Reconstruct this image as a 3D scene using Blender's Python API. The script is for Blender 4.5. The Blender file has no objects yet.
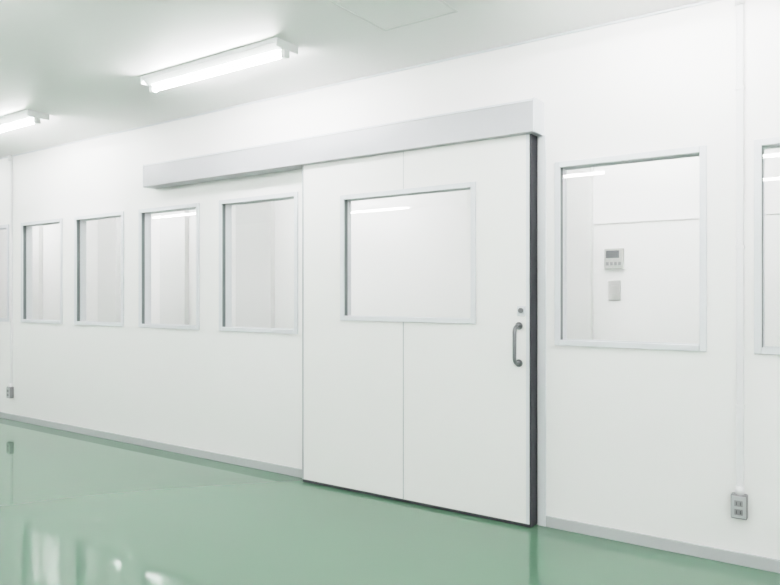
import bpy, bmesh, math
from mathutils import Vector
S=bpy.context.scene
vs=S.view_settings
vs.view_transform='Standard'
vs.look='None'
vs.exposure=0.0
# soft-shoulder tone curve (high-key photographic response)
KT=3.85; WL=1.5; TOP=0.93
def tone(x): return TOP*(1-math.exp(-KT*WL*x)) if x<0.5 else TOP*(1-math.exp(-KT*WL*x))+(1-TOP)*(x-0.5)/0.5
vs.use_curve_mapping=True
cm=vs.curve_mapping
cm.white_level=(WL,WL,WL)
cv=cm.curves[3]
cv.points[0].location=(0,0); cv.points[1].location=(1,1)
for x in (0.04,0.08,0.13,0.2,0.28,0.38,0.5,0.7): cv.points.new(x,tone(x))
cm.extend='HORIZONTAL'
cm.update()
H=2.70
TUBE=30.0
# ---------------------------------------------------------------- materials
def mat(name,col,rough=0.5,metal=0.0,spec=0.5,noise=0.0,nscale=20,bump=0.0,bscale=80,coat=0.0,emit=None,es=0):
    m=bpy.data.materials.new(name); m.use_nodes=True
    nt=m.node_tree; b=nt.nodes['Principled BSDF']
    b.inputs['Base Color'].default_value=(*col,1)
    b.inputs['Roughness'].default_value=rough
    b.inputs['Metallic'].default_value=metal
    b.inputs['Specular IOR Level'].default_value=spec
    b.inputs['Coat Weight'].default_value=coat
    b.inputs['Coat Roughness'].default_value=0.04
    if emit:
        b.inputs['Emission Color'].default_value=(*emit,1); b.inputs['Emission Strength'].default_value=es
    tc=nt.nodes.new('ShaderNodeTexCoord')
    if noise>0:
        n=nt.nodes.new('ShaderNodeTexNoise'); n.inputs['Scale'].default_value=nscale; n.inputs['Detail'].default_value=3
        nt.links.new(tc.outputs['Object'],n.inputs['Vector'])
        mx=nt.nodes.new('ShaderNodeMix'); mx.data_type='RGBA'
        mx.inputs[6].default_value=(*[c*(1-noise) for c in col],1)
        mx.inputs[7].default_value=(*[min(1,c*(1+noise)) for c in col],1)
        nt.links.new(n.outputs['Fac'],mx.inputs[0]); nt.links.new(mx.outputs[2],b.inputs['Base Color'])
    if bump>0:
        n=nt.nodes.new('ShaderNodeTexNoise'); n.inputs['Scale'].default_value=bscale; n.inputs['Detail'].default_value=2
        nt.links.new(tc.outputs['Object'],n.inputs['Vector'])
        bp=nt.nodes.new('ShaderNodeBump'); bp.inputs['Strength'].default_value=bump; bp.inputs['Distance'].default_value=0.01
        nt.links.new(n.outputs['Fac'],bp.inputs['Height']); nt.links.new(bp.outputs['Normal'],b.inputs['Normal'])
    return m
M_wall=mat('wall_panel_white',(0.93,0.915,0.915),0.4,spec=0.25,noise=0.006,nscale=1.5)
M_door=mat('door_panel_white',(0.92,0.905,0.90),0.4,spec=0.25,noise=0.006,nscale=1.5)
M_ceil=mat('ceiling_paint',(0.97,0.945,0.95),0.5,spec=0.3,noise=0.006,nscale=1.5)
M_corr=mat('corridor_panel',(0.93,0.925,0.925),0.5,spec=0.3,noise=0.01,nscale=1.5)
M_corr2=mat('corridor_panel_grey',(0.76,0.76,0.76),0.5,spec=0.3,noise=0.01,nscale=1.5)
M_floor=mat('green_epoxy_floor',(0.088,0.192,0.118),0.045,spec=0.8,noise=0.03,nscale=0.8,bump=0.03,bscale=2.0)
M_frame=mat('window_frame_white_alu',(0.73,0.745,0.78),0.35,spec=0.5,noise=0.01)
M_jamb=mat('window_jamb_grey',(0.12,0.15,0.15),0.45,noise=0.02)
M_alu=mat('anodised_aluminium',(0.47,0.475,0.50),0.35,metal=0.15,noise=0.02,nscale=6)
M_base=mat('baseboard_grey',(0.46,0.48,0.49),0.35,noise=0.02,nscale=6)
M_rub=mat('black_rubber_seal',(0.018,0.02,0.026),0.6,noise=0.05)
M_seam=mat('panel_joint_sealant',(0.46,0.47,0.49),0.6,noise=0.02)
M_hseam=mat('ceiling_hatch_frame',(0.80,0.79,0.79),0.5,noise=0.02)
M_steel=mat('brushed_steel',(0.20,0.21,0.22),0.3,metal=0.8,noise=0.03,nscale=40)
M_pipe=mat('pvc_conduit_white',(0.86,0.85,0.87),0.7,spec=0.2,noise=0.01)
M_outl=mat('outlet_grey_plate',(0.25,0.25,0.26),0.4,metal=0.2,noise=0.03)
M_dark=mat('socket_dark',(0.03,0.03,0.035),0.5,noise=0.03)
M_hous=mat('lamp_housing_white',(0.85,0.86,0.86),0.35,noise=0.01)
M_tube=mat('fluorescent_tube_glow',(0.9,0.9,0.9),0.4,emit=(1.0,0.985,0.985),es=TUBE*1.1)
M_tube2=mat('added_corridor_tube',(0.9,0.9,0.9),0.4,emit=(1.0,0.99,0.985),es=TUBE*1.75)  # glow for the unseen lamps added to brighten the corridor
M_plast=mat('switch_plastic',(0.50,0.50,0.49),0.4,noise=0.01)
M_lcd=mat('intercom_screen',(0.12,0.13,0.14),0.2,noise=0.03)
def glassmat():
    m=bpy.data.materials.new('window_glass'); m.use_nodes=True; nt=m.node_tree
    for n in list(nt.nodes): nt.nodes.remove(n)
    o=nt.nodes.new('ShaderNodeOutputMaterial'); t=nt.nodes.new('ShaderNodeBsdfTransparent'); g=nt.nodes.new('ShaderNodeBsdfGlossy')
    t.inputs[0].default_value=(0.97,0.975,0.972,1); g.inputs['Roughness'].default_value=0.01
    f=nt.nodes.new('ShaderNodeFresnel')
    geo=nt.nodes.new('ShaderNodeNewGeometry'); mr=nt.nodes.new('ShaderNodeMath'); mr.operation='MULTIPLY_ADD'
    nt.links.new(geo.outputs['Backfacing'],mr.inputs[0]); mr.inputs[1].default_value=1/1.5-1.5; mr.inputs[2].default_value=1.5
    nt.links.new(mr.outputs[0],f.inputs['IOR'])   # solid pane without refraction: same index on both faces
    mx=nt.nodes.new('ShaderNodeMixShader')
    nt.links.new(f.outputs[0],mx.inputs[0]); nt.links.new(t.outputs[0],mx.inputs[1]); nt.links.new(g.outputs[0],mx.inputs[2])
    nt.links.new(mx.outputs[0],o.inputs[0]); return m
M_glass=glassmat()
# ---------------------------------------------------------------- helpers
def link(o,parent=None):
    S.collection.objects.link(o)
    if parent: o.parent=parent
    return o
def empty(name,loc=(0,0,0)):
    e=bpy.data.objects.new(name,None); e.location=loc; e.empty_display_size=0.1; S.collection.objects.link(e); return e
def finish(name,bm,m,parent=None,bevel=0,smooth=False,off=(0,0,0)):
    bmesh.ops.recalc_face_normals(bm,faces=bm.faces)
    if parent is not None: off=tuple(parent.location)
    if any(off): bmesh.ops.translate(bm,verts=bm.verts,vec=[-a for a in off])
    me=bpy.data.meshes.new(name); bm.to_mesh(me); bm.free()
    for mm in (m if isinstance(m,list) else [m]): me.materials.append(mm)
    o=bpy.data.objects.new(name,me); link(o,parent)
    if parent is None: o.location=off
    if smooth:
        for p in me.polygons: p.use_smooth=True
    if bevel>0:
        b=o.modifiers.new('bevel','BEVEL'); b.width=bevel; b.segments=2; b.limit_method='ANGLE'
    return o
def addbox(bm,x0,x1,y0,y1,z0,z1,mi=0):
    v=[bm.verts.new(p) for p in [(x0,y0,z0),(x1,y0,z0),(x1,y1,z0),(x0,y1,z0),(x0,y0,z1),(x1,y0,z1),(x1,y1,z1),(x0,y1,z1)]]
    for f in [(0,3,2,1),(4,5,6,7),(0,1,5,4),(1,2,6,5),(2,3,7,6),(3,0,4,7)]:
        fc=bm.faces.new([v[i] for i in f]); fc.material_index=mi
def box(name,x0,x1,y0,y1,z0,z1,m,parent=None,bevel=0):
    bm=bmesh.new(); addbox(bm,x0,x1,y0,y1,z0,z1); return finish(name,bm,m,parent,bevel)
def boxes(name,L,m,parent=None,bevel=0):
    bm=bmesh.new()
    for b in L: addbox(bm,*b)
    return finish(name,bm,m,parent,bevel)
def cyl(name,p0,p1,r,m,parent=None,seg=20):
    p0=Vector(p0);p1=Vector(p1);d=p1-p0
    bm=bmesh.new(); bmesh.ops.create_cone(bm,cap_ends=True,segments=seg,radius1=r,radius2=r,depth=d.length)
    q=d.to_track_quat('Z','Y').to_matrix().to_4x4(); q.translation=(p0+p1)/2
    bmesh.ops.transform(bm,matrix=q,verts=bm.verts)
    o=finish(name,bm,m,parent)
    for p in o.data.polygons: p.use_smooth=len(p.vertices)==4
    return o
def holed(name,x0,x1,z0,z1,y0,y1,holes,m,parent=None):
    xs=sorted({x0,x1,*[h[0] for h in holes],*[h[1] for h in holes]}); xs=[x for x in xs if x0<=x<=x1]
    zs=sorted({z0,z1,*[h[2] for h in holes],*[h[3] for h in holes]}); zs=[z for z in zs if z0<=z<=z1]
    nx=len(xs)-1;nz=len(zs)-1
    def solid(i,k):
        if i<0 or k<0 or i>=nx or k>=nz: return False
        cx=(xs[i]+xs[i+1])/2; cz=(zs[k]+zs[k+1])/2
        return not any(h[0]<cx<h[1] and h[2]<cz<h[3] for h in holes)
    bm=bmesh.new(); vd={}
    def V(i,k,y):
        key=(i,k,y)
        if key not in vd: vd[key]=bm.verts.new((xs[i],y,zs[k]))
        return vd[key]
    for i in range(nx):
        for k in range(nz):
            if not solid(i,k): continue
            bm.faces.new([V(i,k,y0),V(i+1,k,y0),V(i+1,k+1,y0),V(i,k+1,y0)])
            bm.faces.new([V(i,k,y1),V(i,k+1,y1),V(i+1,k+1,y1),V(i+1,k,y1)])
            if not solid(i-1,k): bm.faces.new([V(i,k,y0),V(i,k+1,y0),V(i,k+1,y1),V(i,k,y1)])
            if not solid(i+1,k): bm.faces.new([V(i+1,k,y0),V(i+1,k,y1),V(i+1,k+1,y1),V(i+1,k+1,y0)])
            if not solid(i,k-1): bm.faces.new([V(i,k,y0),V(i,k,y1),V(i+1,k,y1),V(i+1,k,y0)])
            if not solid(i,k+1): bm.faces.new([V(i,k+1,y0),V(i+1,k+1,y0),V(i+1,k+1,y1),V(i,k+1,y1)])
    return finish(name,bm,m,parent)
# ---------------------------------------------------------------- room shell
X0,X1,Y0,YC=-11.2,3.0,-6.2,1.58
wins=[(-8.06,-7.315),(-7.07,-6.325),(-6.115,-5.36),(-5.145,-4.375),(-4.145,-3.335),(-1.45,-0.68),(-0.475,0.295),(0.75,1.52),(1.75,2.52)]
WZ0,WZ1=1.0,2.0
F=0.032
holes=[(a+F*0.6,b-F*0.6,WZ0+F*0.6,WZ1-F*0.6) for a,b in wins]
door_hole=(-3.10,-1.60,0.0,2.10)
holed('wall_north',X0,X1,0,H,0.0,0.08,holes+[door_hole],M_wall)
box('floor',X0-.1,X1+.1,Y0-.1,YC+.1,-0.1,0,M_floor)
box('ceiling',X0-.1,X1+.1,Y0-.1,YC+.1,H,H+0.1,M_ceil)
box('wall_west',X0-.1,X0,Y0-.1,YC+.1,0,H,M_wall)
box('wall_east',X1,X1+.1,Y0-.1,YC+.1,0,H,M_wall)
box('wall_south',X0,X1,Y0-.1,Y0,0,H,M_wall)
box('wall_corridor',X0,X1,YC,YC+.1,0,H,M_corr)
# baseboards
box('baseboard_north_left',X0,-3.12,-0.012,0,0,0.06,M_base,bevel=0.003)
box('baseboard_north_right',-1.50,X1,-0.012,0,0,0.06,M_base,bevel=0.003)
box('baseboard_south',X0,X1,Y0,Y0+.012,0,0.06,M_base,bevel=0.003)
box('baseboard_west',X0,X0+.012,Y0+.012,-0.012,0,0.06,M_base,bevel=0.003)
box('baseboard_east',X1-.012,X1,Y0+.012,-0.012,0,0.06,M_base,bevel=0.003)
box('trim_1',X0,X1,-0.010,0,H-0.014,H,M_frame,bevel=0.004)
# ---------------------------------------------------------------- windows
def window(name,a,b,z0,z1,yf,yb,parent=None,jamb=M_jamb):
    e=parent or empty(name,((a+b)/2,yf,(z0+z1)/2))
    p=0.012
    boxes('window_frame' if parent else 'frame',[(a,a+F,yf-p,yf,z0,z1),(b-F,b,yf-p,yf,z0,z1),(a+F,b-F,yf-p,yf,z0,z0+F),(a+F,b-F,yf-p,yf,z1-F,z1)],M_frame,e,bevel=0.003)
    i=F*0.6; ys=yf+0.028
    boxes('glazing_gasket',[(a+i,a+i+.014,yf,ys,z0+i,z1-i),(b-i-.014,b-i,yf,ys,z0+i,z1-i)],jamb,e)
    boxes('jamb_lining',[(a+i,a+i+.008,ys,yb,z0+i,z1-i),(b-i-.008,b-i,ys,yb,z0+i,z1-i)],M_frame,e)
    boxes('head_and_sill_lining',[(a+i,b-i,yf,yb,z0+i,z0+i+.006),(a+i,b-i,yf,yb,z1-i-.006,z1-i)],M_frame,e)
    ym=yf+0.014
    box('glass_pane',a+i+.006,b-i-.006,ym-.0025,ym+.0025,z0+i+.006,z1-i-.006,M_glass,e)
    boxes('rear_frame',[(a,a+F,yb,yb+p,z0,z1),(b-F,b,yb,yb+p,z0,z1),(a+F,b-F,yb,yb+p,z0,z0+F),(a+F,b-F,yb,yb+p,z1-F,z1)],M_frame,e)
    return e
for n,(a,b) in enumerate(wins): window('window_%d'%(n+1),a,b,WZ0,WZ1,0.0,0.08)
# ---------------------------------------------------------------- sliding door
DX0,DX1,DZ0,DZ1,DY0,DY1=-3.217,-1.562,0.022,2.20,-0.09,-0.035
d=empty('door_1',((DX0+DX1)/2,-0.06,0))
dw=(-2.880,-1.887,1.109,1.924)
i=F*0.6
holed('door_leaf',DX0,DX1,DZ0,DZ1,DY0,DY1,[(dw[0]+i,dw[1]-i,dw[2]+i,dw[3]-i)],M_door,d)
window('',dw[0],dw[1],dw[2],dw[3],DY0,DY1,parent=d)
sx=-2.389
boxes('panel_joint',[(sx-.003,sx+.003,DY0-.0015,DY0,DZ0,dw[2]),(sx-.0015,sx+.0015,DY0-.001,DY0,dw[3],DZ1)],M_seam,d)
boxes('rubber_seal',[(DX1,DX1+.010,DY0+.004,-0.002,0.006,DZ1),(DX0,DX1,DY0+.004,DY1,0.004,DZ0)],M_rub,d)
box('edge_trim_latch_side',DX1-.018,DX1,DY0-.002,DY0,DZ0,DZ1,M_frame,d)
box('edge_trim_tail_side',DX0,DX0+.012,DY0-.002,DY0,DZ0,DZ1,M_alu,d)
# handle (C-shaped pull)
def tube_path(name,pts,r,m,parent):
    cu=bpy.data.curves.new(name,'CURVE'); cu.dimensions='3D'; cu.bevel_depth=r; cu.bevel_resolution=5; cu.use_fill_caps=True
    sp=cu.splines.new('POLY'); sp.points.add(len(pts)-1)
    for k,p in enumerate(pts): sp.points[k].co=(p[0]-parent.location.x,p[1]-parent.location.y,p[2]-parent.location.z,1)
    cu.materials.append(m)
    o=bpy.data.objects.new(name,cu); return link(o,parent)
hx=-1.622; hz0,hz1=0.90,1.105; pts=[]
yo=DY0-0.060; rc=0.035
pts.append((hx,DY0,hz0))
for k in range(7):
    t=math.pi/2*k/6; pts.append((hx,yo+rc-rc*math.sin(t),hz0+rc-rc*math.cos(t)))
for k in range(7):
    t=math.pi/2*k/6; pts.append((hx,yo+rc-rc*math.cos(t),hz1-rc+rc*math.sin(t)))
pts.append((hx,DY0,hz1))
tube_path('pull_handle',pts,0.0105,M_steel,d)
for z in (hz0,hz1): cyl('handle_rose',(hx,DY0-.006,z),(hx,DY0,z),0.021,M_steel,d)
box('lock_plate',-1.632,-1.580,DY0-.010,DY0,1.160,1.215,M_frame,d,bevel=0.005)
cyl('lock_cylinder',(-1.606,DY0-.020,1.19),(-1.606,DY0-.009,1.19),0.014,M_steel,d)
# opening frame around the doorway on the wall
boxes('trim_2',[(-1.545,-1.500,-0.014,0,0,2.155),],M_frame,bevel=0.003)
# rail cover
rc_=empty('sliding_door_rail_cover',(-3.2,-0.06,2.245))
box('cover_body',-4.912,-1.519,-0.13,0,2.155,2.335,M_alu,rc_,bevel=0.003)
boxes('cover_end_caps',[(-4.915,-4.908,-0.133,0,2.152,2.338),(-1.523,-1.512,-0.133,0,2.152,2.338)],M_frame,rc_,bevel=0.002)
box('cover_lip',-4.905,-1.525,-0.134,-0.13,2.157,2.168,M_alu,rc_)
box('cover_lip_top',-4.905,-1.525,-0.134,-0.13,2.322,2.333,M_frame,rc_)
# ---------------------------------------------------------------- conduit and outlets
def conduit(x,zb):
    e=empty('electrical_conduit',(x,-0.02,zb))
    box('conduit_raceway',x-.016,x+.016,-0.020,0,zb+.125,H-.02,M_pipe,e,bevel=0.005)
    cyl('ceiling_coupling',(x,-0.022,H-.06),(x,-0.022,H),0.021,M_pipe,e)
    for z in (0.75,1.5,2.25): box('clip',x-.020,x+.020,-0.022,0,z-.008,z+.008,M_pipe,e,bevel=0.002)
    o=empty('electrical_outlet',(x-.002,-0.025,zb+.065))
    box('outlet_box',x-.037,x+.033,-0.040,0,zb,zb+.115,M_outl,o,bevel=0.006)
    cyl('conduit_bushing',(x,-0.019,zb+.11),(x,-0.019,zb+.15),0.019,M_pipe,o)
    box('cover_plate',x-.033,x+.029,-0.044,-0.040,zb+.006,zb+.109,M_base,o,bevel=0.003)
    for z in (zb+.035,zb+.075):
        box('socket_face',x-.020,x+.016,-0.047,-0.044,z-.014,z+.014,M_outl,o,bevel=0.002)
        boxes('socket_slots',[(x-.012,x-.009,-0.0478,-0.047,z-.008,z+.008),(x+.005,x+.008,-0.0478,-0.047,z-.008,z+.008)],M_dark,o)
conduit(-0.533,0.225)
conduit(-7.256,0.225)
# ---------------------------------------------------------------- ceiling hatch
hb=empty('ceiling_access_hatch',(-1.955,-.805,H))
boxes('hatch_frame',[(-2.18,-1.73,-1.03,-1.022,H-.004,H),(-2.18,-1.73,-.588,-.58,H-.004,H),(-2.18,-2.172,-1.022,-.588,H-.004,H),(-1.738,-1.73,-1.022,-.588,H-.004,H)],M_hseam,hb)
box('hatch_panel',-2.168,-1.742,-1.018,-.592,H-.002,H,M_ceil,hb)
# ---------------------------------------------------------------- lamps
def lamp(xr,y,L=1.21,m=None):
    m=m or M_tube
    xl=xr-L; e=empty('fluorescent_ceiling_light',((xl+xr)/2,y,H))
    bm=bmesh.new()
    prof=[(-.085,H),(-.080,H-.020),(-.034,H-.046),(.034,H-.046),(.080,H-.020),(.085,H)]
    rings=[[bm.verts.new((x,y+p[0],p[1])) for p in prof] for x in (xl+.012,xr-.012)]
    n=len(prof)
    for k in range(n): bm.faces.new([rings[0][k],rings[0][(k+1)%n],rings[1][(k+1)%n],rings[1][k]])
    bm.faces.new(rings[0]); bm.faces.new(rings[1][::-1])
    finish('housing',bm,M_hous,e,bevel=0.002)
    boxes('end_caps',[(xl,xl+.014,y-.088,y+.088,H-.050,H),(xr-.014,xr,y-.088,y+.088,H-.050,H)],M_hous,e,bevel=0.006)
    boxes('lamp_holders',[(xl+.005,xl+.04,y-.022,y+.022,H-.090,H-.044),(xr-.04,xr-.005,y-.022,y+.022,H-.090,H-.044)],M_hous,e,bevel=0.006)
    cyl('tube',(xl+.04,y,H-.066),(xr-.04,y,H-.066),0.0165,m,e,seg=16)
for xr in (2.52,-0.11,-2.72,-5.35,-8.0,-9.9): lamp(xr,-0.76,L=1.23)
for xr in (2.52,-0.11,-2.74,-5.37,-8.0): lamp(xr,-2.4)  # added unseen row, lifts the light on ceiling and floor
for xr in (2.7,0.20,-2.45,-5.1,-9.3): lamp(xr,-4.05)
for xr in (2.72,0.02,-5.95): lamp(xr,-5.6)  # added unseen lamps: extra room light, one placed for a door-glass streak
for xr in (2.2,-0.6,-3.4,-6.2,-8.9): lamp(xr,0.80,m=M_tube2)  # unseen corridor lamps, added to brighten the view through the glass
# ---------------------------------------------------------------- corridor fittings
box('trim_3',-1.77,1.5,YC-.010,YC,1.81,1.825,M_corr)
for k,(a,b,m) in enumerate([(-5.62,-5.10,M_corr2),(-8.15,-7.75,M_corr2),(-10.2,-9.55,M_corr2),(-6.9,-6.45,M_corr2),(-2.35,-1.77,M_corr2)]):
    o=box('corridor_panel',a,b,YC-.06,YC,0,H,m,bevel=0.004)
ix=-1.61
ic=empty('intercom_panel',(ix,YC-.01,1.545))
box('body',ix-.07,ix+.07,YC-.03,YC,1.47,1.62,M_plast,ic,bevel=0.004)
box('screen',ix-.055,ix+.04,YC-.033,YC-.03,1.55,1.605,M_lcd,ic)
boxes('buttons',[(ix-.055+.03*k,ix-.035+.03*k,YC-.034,YC-.03,1.495,1.52) for k in range(4)],M_outl,ic)
sw=empty('light_switch',(ix,YC-.01,1.31))
box('plate',ix-.045,ix+.045,YC-.012,YC,1.235,1.385,M_plast,sw,bevel=0.003)
box('rocker',ix-.022,ix+.022,YC-.018,YC-.012,1.275,1.345,M_plast,sw,bevel=0.002)
# ---------------------------------------------------------------- world + camera
w=bpy.data.worlds.new('world'); S.world=w; w.use_nodes=True
w.node_tree.nodes['Background'].inputs[0].default_value=(0.9,0.95,1,1); w.node_tree.nodes['Background'].inputs[1].default_value=0.3
cam=bpy.data.cameras.new('camera'); co=bpy.data.objects.new('camera',cam); S.collection.objects.link(co)
cam.sensor_width=36; cam.lens=700/780*36; cam.shift_y=2.5/780
co.location=(0,-3.66,1.275)
co.rotation_euler=(math.radians(90),0,math.atan(700/1004))
cam.clip_start=0.05
S.camera=co
